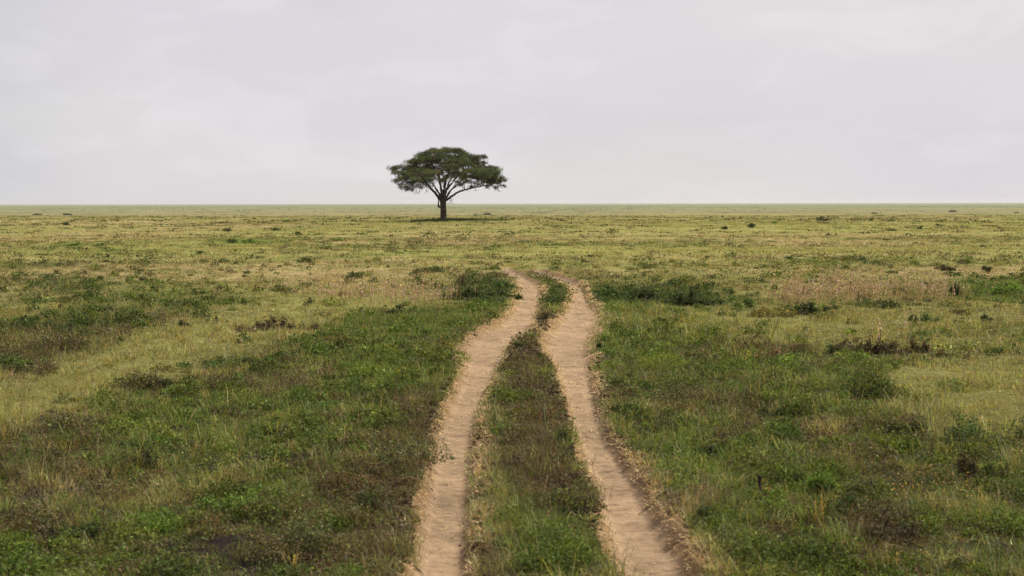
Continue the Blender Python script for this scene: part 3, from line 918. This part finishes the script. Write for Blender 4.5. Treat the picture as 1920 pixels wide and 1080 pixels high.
    b(1762, 509, 50, 14, 'brown', 'brown-topped bush left of the dark round one at the right')
    b(1542, 416, 46, 11, 'grey', 'largest dark bush on the crest, right of the tree against the far plain')
    b(1355, 408, 10, 4, 'dark', 'tiny dark bush on the crest far left of the largest crest bush')
    b(1358, 432, 28, 9, 'dark', 'dark bush below the crest, left of a wider grey-green bush')
    b(1408, 428, 32, 10, 'grey', 'wider grey-green bush below the crest beside the bright one')
    b(1452, 420, 24, 7, 'bright', 'bright green bush near the crest left of the largest crest bush')
    b(1667, 434, 30, 6, 'green', 'long low green bush right of the largest crest bush')
    b(1727, 431, 15, 7, 'dark', 'small dark green bush right of the long low one')
    b(1759, 425, 20, 5, 'dark', 'flat dark bush nearest the crest at the right')
    b(1842, 465, 16, 8, 'dark', 'small dark bush above the bright green strip at the right')
    b(1660, 452, 18, 8, 'brown', 'small brown bush on the dry ground above the bright green strip')
    b(1552, 443, 18, 6, 'brown', 'small brown bush below the largest crest bush')
    # right foreground
    b(1345, 855, 80, 34, 'dark', 'dark leafy clump in the turf right of the right rut')
    b(1545, 925, 70, 50, 'bright', 'pale green grassy clump with a dark left side in the right foreground', twig=.3)
    b(1512, 915, 46, 40, 'dark', 'dark clump leaning on the pale green clump in the right foreground')
    b(1810, 900, 66, 72, 'brown', 'tall brown twiggy bush in the right foreground', twig=.9)
    b(1850, 912, 22, 64, 'dark', 'thin dark upright stem with leaves beside the tall twiggy bush', 'herb_plant', twig=.9, cat='plant')
    b(1700, 820, 90, 40, 'dark', 'dark green bush in the middle of the right foreground')
    b(1445, 782, 50, 24, 'dark', 'small dark bush in olive turf above the weathered stump')
    b(1640, 1010, 160, 60, 'brown', 'large brown shadowy bush at the bottom right', twig=.7)
    b(1325, 985, 60, 40, 'dark', 'dark clump on the verge of the right rut at the bottom')


def stump():
    x, y = at(1424, 936); z = float(height(np.array([x]), np.array([y]))[0])
    s = y / F
    o = bpy.data.objects.new('stump', None); COL.objects.link(o)
    o.location = (x, y, z); o['label'] = 'short dark weathered stump with a dry yellow leaf, in green turf right of the track'; o['category'] = 'stump'
    g = Geo()
    tube(g, [(0, 0, -.05), (.003, 0, .06), (-.006, .005, 26 * s), (0, .005, 40 * s)], [4.2 * s, 3.6 * s, 3.4 * s, 4.4 * s], np.array([.03, .022, .016]), 9)
    tube(g, [(0, .005, 39 * s), (0, .005, 41 * s)], [4.4 * s, .3 * s], np.array([.045, .034, .024]), 9)
    link('stem', g.mesh('stem', M_BARK, True), o)
    g = Geo()
    n = 9
    p = np.stack([rng.normal(11 * s, 3 * s, n), rng.normal(0, 3 * s, n), rng.normal(27 * s, 8 * s, n)], 1)
    leaves(g, p, rng.uniform(.025, .045, n), jit(n, np.array([.36, .22, .07]), .08, .15), 0)
    link('dry_leaf', g.mesh('dry_leaf', M_DRY), o)


def orange_weeds():
    """weeds with dry orange leaf tips, right foreground"""
    geo = Geo()
    for px, py, rx, ry, n in [(1780, 940, 80, 32, 130), (1710, 925, 50, 18, 60), (1690, 940, 30, 12, 30), (1915, 880, 20, 20, 60), (690, 545, 110, 10, 240), (600, 552, 60, 8, 100)]:
        x, y = at(rng.normal(px, rx * .55, n), rng.normal(py, ry * .55, n))
        z = height(x, y) + rng.uniform(.05, .24, n)
        s = 3.6 * y / F * rng.uniform(.5, 1.6, n)
        base = np.array([.36, .20, .055]) if py > 700 else np.array([.30, .23, .05])
        leaves(geo, np.stack([x, y, z], 1), np.maximum(.012, s), jit(n, base, .16, .40), .4)
    link('orange_weeds', geo.mesh('orange_weeds', M_DRY), kind='stuff')


# ------------------------------------------------------------------ the lone acacia
def acacia():
    bx, by = at(832, 416)
    bz = float(height(np.array([bx]), np.array([by]))[0])
    U = 5.4 * F / by                       # zoomed-picture units per metre
    def X(a): return (a - 716) / U
    def Z(b): return (897 - b) / U
    root = bpy.data.objects.new('acacia_tree', None); COL.objects.link(root)
    root.location = (bx, by, bz)
    root['label'] = 'lone flat-topped acacia tree with a wide dark umbrella crown on the plain'; root['category'] = 'tree'
    bark = np.array([.05, .036, .028])
    # trunk
    g = Geo()
    zs = np.array([-.15, 0, .18, .5, 1.0, 1.6, 2.2, 2.8, 3.1])
    xs = X(np.array([716, 716, 716, 714, 713, 712, 711, 711, 712]))
    ra = np.array([.62, .52, .44, .40, .38, .375, .39, .45, .42])
    tube(g, np.stack([xs, 0 * xs, zs], 1), ra, bark, 14)
    v = g.v[0]; ang = np.arctan2(v[:, 1], v[:, 0] - X(713))
    v[:, :2] *= (1 + .07 * np.sin(3 * ang + v[:, 2] * 1.3) + .05 * np.sin(7 * ang))[:, None]
    # burl and broken stub on the left
    trunk = link('trunk', g.mesh('trunk', M_BARK, True), root)
    nodes = []
    def limb(pts, r0, r1, depth):
        p = np.array([[X(a), dpt, Z(b)] for (a, b), dpt in zip(pts, depth)])
        # smooth and roughen
        t = np.linspace(0, len(p) - 1, len(p) * 5)
        q = np.stack([np.interp(t, np.arange(len(p)), p[:, i]) for i in range(3)], 1)
        for _ in range(2):
            q[1:-1] = (q[:-2] + 2 * q[1:-1] + q[2:]) / 4
        q[1:-1] += rng.normal(0, .035, q[1:-1].shape)
        r = np.linspace(r0 * .84, r1 * .9, len(q))
        gg = Geo(); tube(gg, q, r, bark, 8)
        link('limb', gg.mesh('limb', M_BARK, True), trunk)
        for a_, b_ in zip(q[4:], r[4:]):
            nodes.append((a_, b_))
    limb([(712, 700), (718, 630), (724, 560), (735, 480), (765, 400), (790, 310)], .33, .09, [0, .1, .2, .5, .9, 1.2])
    limb([(708, 690), (700, 620), (690, 540), (665, 450), (630, 360), (600, 280)], .24, .07, [0, -.1, -.3, -.9, -1.4, -2.0])
    limb([(700, 700), (665, 655), (620, 600), (570, 545), (510, 470), (440, 400), (370, 350)], .25, .07, [0, -.05, -.2, -.3, -.4, -.2, 0])
    limb([(690, 660), (665, 610), (630, 575), (600, 500), (560, 440)], .12, .05, [.1, .5, .9, 1.9, 2.9])
    limb([(720, 700), (770, 668), (830, 625), (900, 592), (1000, 568), (1100, 548), (1230, 520)], .20, .06, [0, -.2, -.4, -.5, -.4, -.1, .2])
    limb([(735, 600), (775, 545), (815, 490), (870, 430), (950, 370), (1040, 320)], .17, .06, [0, .1, .2, .2, .1, 0])
    limb([(742, 660), (765, 605), (800, 575), (850, 545), (930, 500), (1010, 450)], .09, .045, [0, .5, 1.0, 1.8, 3.0, 4.0])
    limb([(716, 690), (740, 600), (760, 520), (800, 440), (850, 360)], .2, .06, [.1, .9, 1.8, 3.2, 4.6])
    limb([(712, 690), (700, 600), (690, 520), (690, 430), (700, 340)], .2, .06, [-.1, -1.0, -2.0, -3.4, -4.8])
    limb([(705, 690), (660, 600), (600, 520), (520, 450)], .16, .05, [.1, .9, 2.2, 3.8])
    limb([(720, 690), (780, 610), (860, 530), (960, 460)], .16, .05, [-.1, -1.1, -2.4, -4.0])
    N = np.array([n_[0] for n_ in nodes])
    # pads of foliage: (x, z) of the seen outline and body, with depth; then the rest of the round crown
    pads = []
    def pad(a, b, dpt, rx, rz): pads.append((X(a), dpt, Z(b), rx / U, rz / U))
    edge = [(215, 362, 62, 34), (265, 345, 55, 26), (345, 350, 60, 30), (395, 298, 52, 24), (300, 410, 66, 30), (270, 465, 50, 26), (330, 500, 66, 30), (330, 560, 56, 24), (400, 575, 44, 20),
            (420, 540, 50, 22), (470, 245, 56, 22), (545, 215, 62, 24), (620, 192, 74, 26), (700, 182, 70, 24), (775, 178, 74, 24), (850, 186, 70, 24), (915, 205, 62, 24), (470, 300, 70, 32), (520, 350, 70, 28),
            (560, 270, 80, 32), (650, 250, 84, 32), (740, 240, 84, 30), (830, 245, 84, 32), (920, 262, 72, 30), (1000, 248, 60, 20), (1075, 252, 62, 18), (1125, 246, 44, 18), (1040, 290, 66, 24), (980, 310, 66, 26),
            (1110, 300, 44, 16), (1085, 350, 60, 22), (1165, 360, 58, 20), (1230, 358, 46, 16), (1180, 400, 60, 22), (1255, 410, 60, 20), (1130, 430, 60, 24), (1225, 455, 60, 22), (1300, 455, 56, 20), (1335, 490, 48, 20), (1270, 505, 60, 22),
            (1190, 520, 60, 22), (1110, 500, 60, 22), (1040, 440, 60, 22), (1050, 530, 50, 18), (980, 555, 46, 15), (1240, 560, 44, 18), (1300, 540, 44, 16), (900, 530, 60, 18), (860, 505, 52, 18), (420, 470, 56, 22), (480, 430, 62, 26), (430, 390, 64, 28),
            (370, 420, 54, 26), (500, 520, 46, 18), (560, 500, 44, 16), (560, 545, 36, 14), (480, 560, 36, 14), (610, 340, 80, 28), (700, 320, 84, 28), (800, 320, 84, 28), (890, 340, 76, 26), (960, 380, 70, 24), (600, 420, 56, 20), (690, 400, 50, 16), (850, 400, 60, 20), (940, 440, 50, 16)]
    edge += [(250, 500, 50, 22), (300, 530, 56, 24), (360, 470, 62, 26), (370, 540, 56, 22), (440, 500, 56, 24), (300, 450, 60, 26), (520, 470, 50, 20), (400, 510, 60, 24), (340, 575, 44, 16),
             (1150, 470, 60, 22), (1090, 460, 60, 22), (1180, 545, 46, 16), (1210, 490, 60, 22), (1000, 500, 56, 18), (940, 500, 50, 16), (1290, 480, 56, 20), (1240, 400, 50, 18), (1130, 390, 64, 22)]
    edge += [(985, 236, 58, 22), (1020, 262, 60, 22), (430, 275, 58, 24), (500, 238, 60, 22), (580, 208, 66, 24), (660, 188, 66, 22), (740, 184, 66, 22), (815, 186, 66, 22), (885, 198, 60, 22), (240, 400, 56, 26), (1200, 380, 56, 20)]
    for a, b, r, t in edge:
        pad(a, b, rng.uniform(-1.3, 1.3), r * .9, t)
    for a, b, r, t in edge:
        if b < 470:
            pad(a + rng.uniform(-30, 30), b + rng.uniform(2, 22), rng.uniform(-2.2, 2.2), r * .95, t * .9)
    # round crown in depth: upper shell, sparser underside
    k = 0
    while k < 100:
        az, rr = rng.uniform(0, 2 * np.pi), np.sqrt(rng.uniform(0, 1))
        a, dpt = 720 + math.cos(az) * rr * (470 if math.cos(az) < 0 else 560), math.sin(az) * rr * 7.4
        if abs(dpt) < 1.2:
            continue
        e = min(1, rr)
        top = 190 + 210 * e ** 2.2 + (30 * (a - 720) / 500 if a > 720 else 20)
        bot = 430 + 70 * e
        b = top + (bot - top) * rng.uniform(0, 1) ** 1.7
        pad(a, b, dpt, rng.uniform(52, 88), rng.uniform(20, 30))
        k += 1
    gl, gt = Geo(), Geo()
    for (x, y, z, r, t) in pads:
        m = int(520 * (r / 1.0) ** 1.6) + 90
        # each pad: three or four flattened sprays of leaves
        for sidx in range(4):
            ox, oy, oz = rng.normal(0, .42 * r), rng.normal(0, .42 * r), rng.normal(0, .35 * t)
            q = rng.normal(size=(m // 4, 3)); q /= np.linalg.norm(q, axis=1, keepdims=True); q *= rng.uniform(0, 1, (len(q), 1)) ** .45
            rr = r * rng.uniform(.5, .75)
            p = np.stack([x + ox + q[:, 0] * rr, y + oy + q[:, 1] * rr, z + oz + q[:, 2] * t * .75 + .10 * rng.normal(size=len(q))], 1)
            c = jit(len(p), np.array([.056, .072, .021]) * np.exp(rng.normal(0, .34)) * np.exp(rng.normal(0, .12, 3)), .12, .30)
            leaves(gl, p, rng.uniform(.08, .16, len(p)), c, .45)
        # branchlets carry the pad
        c0 = np.array([x, y, z])
        dd = np.linalg.norm((N - c0) * np.array([1, 1, 1.3]) + np.array([0, 0, .25]), axis=1)
        for _ in range(2):
            j = np.argsort(dd)[rng.integers(0, 3)]
            e = c0 + rng.normal(0, .3, 3) * np.array([r, r, t])
            mid = (N[j] + e) / 2 + rng.normal(0, .12, 3) + np.array([0, 0, -.05])
            tube(gt, [N[j], mid, e], [.045, .032, .014], bark, 5)
    # hanging bare twigs under the crown
    for a, b, dx, dz in [(440, 600, -.1, -.35), (480, 590, -.25, -.75), (540, 585, .1, -.5), (395, 590, -.1, -.3), (960, 585, .05, -.35), (1040, 580, .1, -.3), (1270, 585, .2, -.35), (330, 590, -.1, -.3), (600, 560, -.1, -.4), (1150, 560, .1, -.4), (200, 410, -.1, -.5), (225, 420, .05, -.5)]:
        p0 = np.array([X(a), rng.uniform(-1, 1), Z(b)])
        for _ in range(4):
            p1 = p0 + np.array([dx + rng.normal(0, .25), rng.normal(0, .2), dz * rng.uniform(.4, 1)])
            tube(gt, [p0 + np.array([0, 0, .5]), p0, p1], [.03, .022, .01], bark, 4)
    link('crown', gl.mesh('crown', M_CROWN), root)
    link('branchlets', gt.mesh('branchlets', M_BARK), root)
    # dead stub and hanging bunch either side of the trunk
    g = Geo()
    tube(g, [(X(690), -.1, Z(655)), (X(668), -.25, Z(690)), (X(664), -.3, Z(730)), (X(668), -.3, Z(760))], [.07, .07, .10, .13], bark, 7)
    tube(g, [(X(668), -.3, Z(742)), (X(680), -.3, Z(758)), (X(692), -.2, Z(770))], [.10, .10, .06], bark, 7)
    link('broken_branch', g.mesh('broken_branch', M_BARK, True), root)
    g = Geo()
    for e, r in [(((745, 680), (790, 672), (815, 664)), .035), (((745, 715), (790, 722), (832, 724)), .022), (((790, 672), (800, 700), (798, 712)), .02), (((745, 718), (815, 712), (826, 745)), .018), (((770, 676), (786, 705), (780, 690)), .02)]:
        tube(g, [(X(a), -.15, Z(b)) for a, b in e], [r, r * .8, r * .5], bark, 5)
    n = 26
    leaves(g, np.stack([X(rng.normal(795, 12, n)), rng.normal(-.15, .15, n), Z(rng.normal(688, 14, n))], 1), .12, jit(n, np.array([.03, .035, .015]), .1, .2), .2)
    link('dead_twigs', g.mesh('dead_twigs', M_BARK), root)
    # rank weeds along its ground shadow, dark leaf colour put in to deepen that shadow
    gw = Geo()
    n = 3800
    x = bx + rng.uniform(-4.2, 8.4, n); y = by + rng.normal(-.3, 2.4, n)
    hh = .14 + .28 * np.exp(-((x - bx - 1) / 3.5) ** 2) * rng.uniform(.3, 1, n)
    z = height(x, y) + hh * rng.uniform(.1, 1, n)
    leaves(gw, np.stack([x, y, z], 1), rng.uniform(.10, .22, n), jit(n, np.array([.036, .056, .016]), .1, .25), .2)
    link('shadow_tone_weeds', gw.mesh('shadow_tone_weeds', M_LEAF), kind='stuff')


# ------------------------------------------------------------------ build everything
build_ground()
build_track()
bushes()
build_cover()
build_clumps()
build_clods()
build_straw()
build_seed_grass()
orange_weeds()
stump()
acacia()

# ------------------------------------------------------------------ haze over the plain
def haze():
    v = np.array([(sx * 9300, sy, sz) for sx in (-1, 1) for sy in (-420, 9300) for sz in (-11, 14)], float)
    f = np.array([(0, 1, 3, 2), (4, 6, 7, 5), (0, 4, 5, 1), (2, 3, 7, 6), (0, 2, 6, 4), (1, 5, 7, 3)])
    m, nt, N, Lk = new_mat('warm dry air')
    out = N.new('ShaderNodeOutputMaterial')
    p = N.new('ShaderNodeVolumePrincipled')
    p.inputs['Color'].default_value = (.66, .66, .66, 1); p.inputs['Density'].default_value = 7e-5
    p.inputs['Anisotropy'].default_value = .2
    Lk.new(p.outputs[0], out.inputs['Volume'])
    link('haze', np_mesh('haze', v, [f], None, m), kind='stuff')


haze()

# ------------------------------------------------------------------ sky, sun
SUN_EL, SUN_AZ = math.radians(56), math.radians(62)     # azimuth from straight ahead (+Y) towards the right (+X)
w = bpy.data.worlds.new('World'); SC.world = w; w.use_nodes = True
nt = w.node_tree; N = nt.nodes; Lk = nt.links
N.clear()
out = N.new('ShaderNodeOutputWorld'); bg = N.new('ShaderNodeBackground'); bg.inputs['Strength'].default_value = .053
sky = N.new('ShaderNodeTexSky'); sky.sky_type = 'NISHITA'; sky.sun_disc = False
sky.sun_elevation = SUN_EL; sky.sun_rotation = SUN_AZ; sky.dust_density = 2.0; sky.air_density = 1.0
tc = N.new('ShaderNodeTexCoord')
def cloud_noise(scale, loc, size, det, rough, dist=0.0):
    mp = N.new('ShaderNodeMapping'); mp.inputs['Scale'].default_value = scale; mp.inputs['Location'].default_value = loc
    Lk.new(tc.outputs['Generated'], mp.inputs['Vector'])
    n = N.new('ShaderNodeTexNoise'); n.inputs['Scale'].default_value = size; n.inputs['Detail'].default_value = det
    n.inputs['Roughness'].default_value = rough; n.inputs['Distortion'].default_value = dist
    Lk.new(mp.outputs[0], n.inputs['Vector']); return n
def ramp(src, a, b, lo, hi):
    r = N.new('ShaderNodeMapRange'); r.interpolation_type = 'SMOOTHSTEP'
    r.inputs['From Min'].default_value = a; r.inputs['From Max'].default_value = b
    r.inputs['To Min'].default_value = lo; r.inputs['To Max'].default_value = hi
    Lk.new(src, r.inputs['Value']); return r.outputs[0]
def math_(op, a, b):
    m = N.new('ShaderNodeMath'); m.operation = op
    for i, q in enumerate((a, b)):
        if isinstance(q, (int, float)): m.inputs[i].default_value = q
        else: Lk.new(q, m.inputs[i])
    return m.outputs[0]
c1 = cloud_noise((1, 1, 3.2), (2.3, .4, 1.1), 2.2, 3, .5)            # broad pale and greyer sheets
c2 = cloud_noise((1, 1, 2.6), (7.1, 3.3, .2), 9.0, 6, .55, .4)       # soft puffs
c3 = cloud_noise((1, 1, 4.0), (1.7, 9.3, 4.2), 5.0, 5, .5, .3)
val = math_('ADD', ramp(c1.outputs['Fac'], .35, .65, .992, 1.008), ramp(c2.outputs['Fac'], .50, .66, 0.0, .055))
val = math_('ADD', val, ramp(c3.outputs['Fac'], .5, .75, 0.0, -.05))
def mixc(fac, a, b):
    m = N.new('ShaderNodeMix'); m.data_type = 'RGBA'; m.clamp_result = False
    for nm, q in (('Factor', fac), ('A', a), ('B', b)):
        if isinstance(q, tuple): m.inputs[nm].default_value = q
        else: Lk.new(q, m.inputs[nm])
    return m.outputs['Result']
sx = N.new('ShaderNodeSeparateXYZ'); Lk.new(tc.outputs['Generated'], sx.inputs[0])
tint = mixc(ramp(c1.outputs['Fac'], .40, .62, 0, 1), (7.22, 6.82, 7.30, 1), (7.52, 7.22, 7.27, 1))
leftc = math_('MULTIPLY', ramp(sx.outputs['X'], -.36, -.24, .75, 0), ramp(c3.outputs['Fac'], .3, .6, .6, 1))
tint = mixc(leftc, tint, (6.2, 6.3, 6.55, 1))
tr_ = math_('MULTIPLY', ramp(sx.outputs['X'], .29, .34, 0, .8), ramp(sx.outputs['Z'], .085, .125, 0, 1))
tint = mixc(math_('MULTIPLY', tr_, ramp(c2.outputs['Fac'], .35, .6, 1, .2)), tint, (6.3, 6.3, 6.55, 1))
cm = N.new('ShaderNodeVectorMath'); cm.operation = 'SCALE'
Lk.new(tint, cm.inputs[0]); Lk.new(val, cm.inputs['Scale'])
mx = N.new('ShaderNodeMix'); mx.data_type = 'RGBA'; mx.clamp_result = False
mx.inputs['Factor'].default_value = .95
Lk.new(sky.outputs[0], mx.inputs['A']); Lk.new(cm.outputs[0], mx.inputs['B'])
Lk.new(mx.outputs['Result'], bg.inputs['Color']); Lk.new(bg.outputs[0], out.inputs['Surface'])

sd = bpy.data.lights.new('sun', 'SUN'); sd.energy = 5.0; sd.angle = math.radians(.5); sd.color = (1, .92, .78)
so = bpy.data.objects.new('sun', sd); COL.objects.link(so)
# direction the light travels: from the sun down
from mathutils import Vector
dv = Vector((-math.cos(SUN_EL) * math.sin(SUN_AZ), -math.cos(SUN_EL) * math.cos(SUN_AZ), -math.sin(SUN_EL)))
so.rotation_euler = dv.to_track_quat('-Z', 'Y').to_euler()
so.location = (30, 40, 60)

# ------------------------------------------------------------------ camera
cd = bpy.data.cameras.new('camera'); cam = bpy.data.objects.new('camera', cd); COL.objects.link(cam)
cd.sensor_width = 36; cd.lens = F / 1920 * 36; cd.clip_start = .1; cd.clip_end = 30000
cam.location = (0, 0, EYE)
cam.rotation_mode = 'QUATERNION'
from mathutils import Euler, Quaternion
q = Euler((math.pi / 2 - PITCH, 0, 0)).to_quaternion() @ Quaternion((0, 0, 1), math.radians(-.10))
cam.rotation_quaternion = q
cd.dof.use_dof = True; cd.dof.focus_distance = 60; cd.dof.aperture_fstop = 4.0
SC.camera = cam

vs = SC.view_settings
vs.view_transform = 'Standard'; vs.look = 'None'; vs.gamma = 1; vs.exposure = .95; vs.use_curve_mapping = False
cy = SC.cycles
cy.max_bounces = 6; cy.diffuse_bounces = 3; cy.glossy_bounces = 1; cy.transmission_bounces = 3; cy.volume_bounces = 0
cy.use_denoising = True; cy.denoising_prefilter = 'ACCURATE'; cy.denoising_input_passes = 'RGB_ALBEDO_NORMAL'
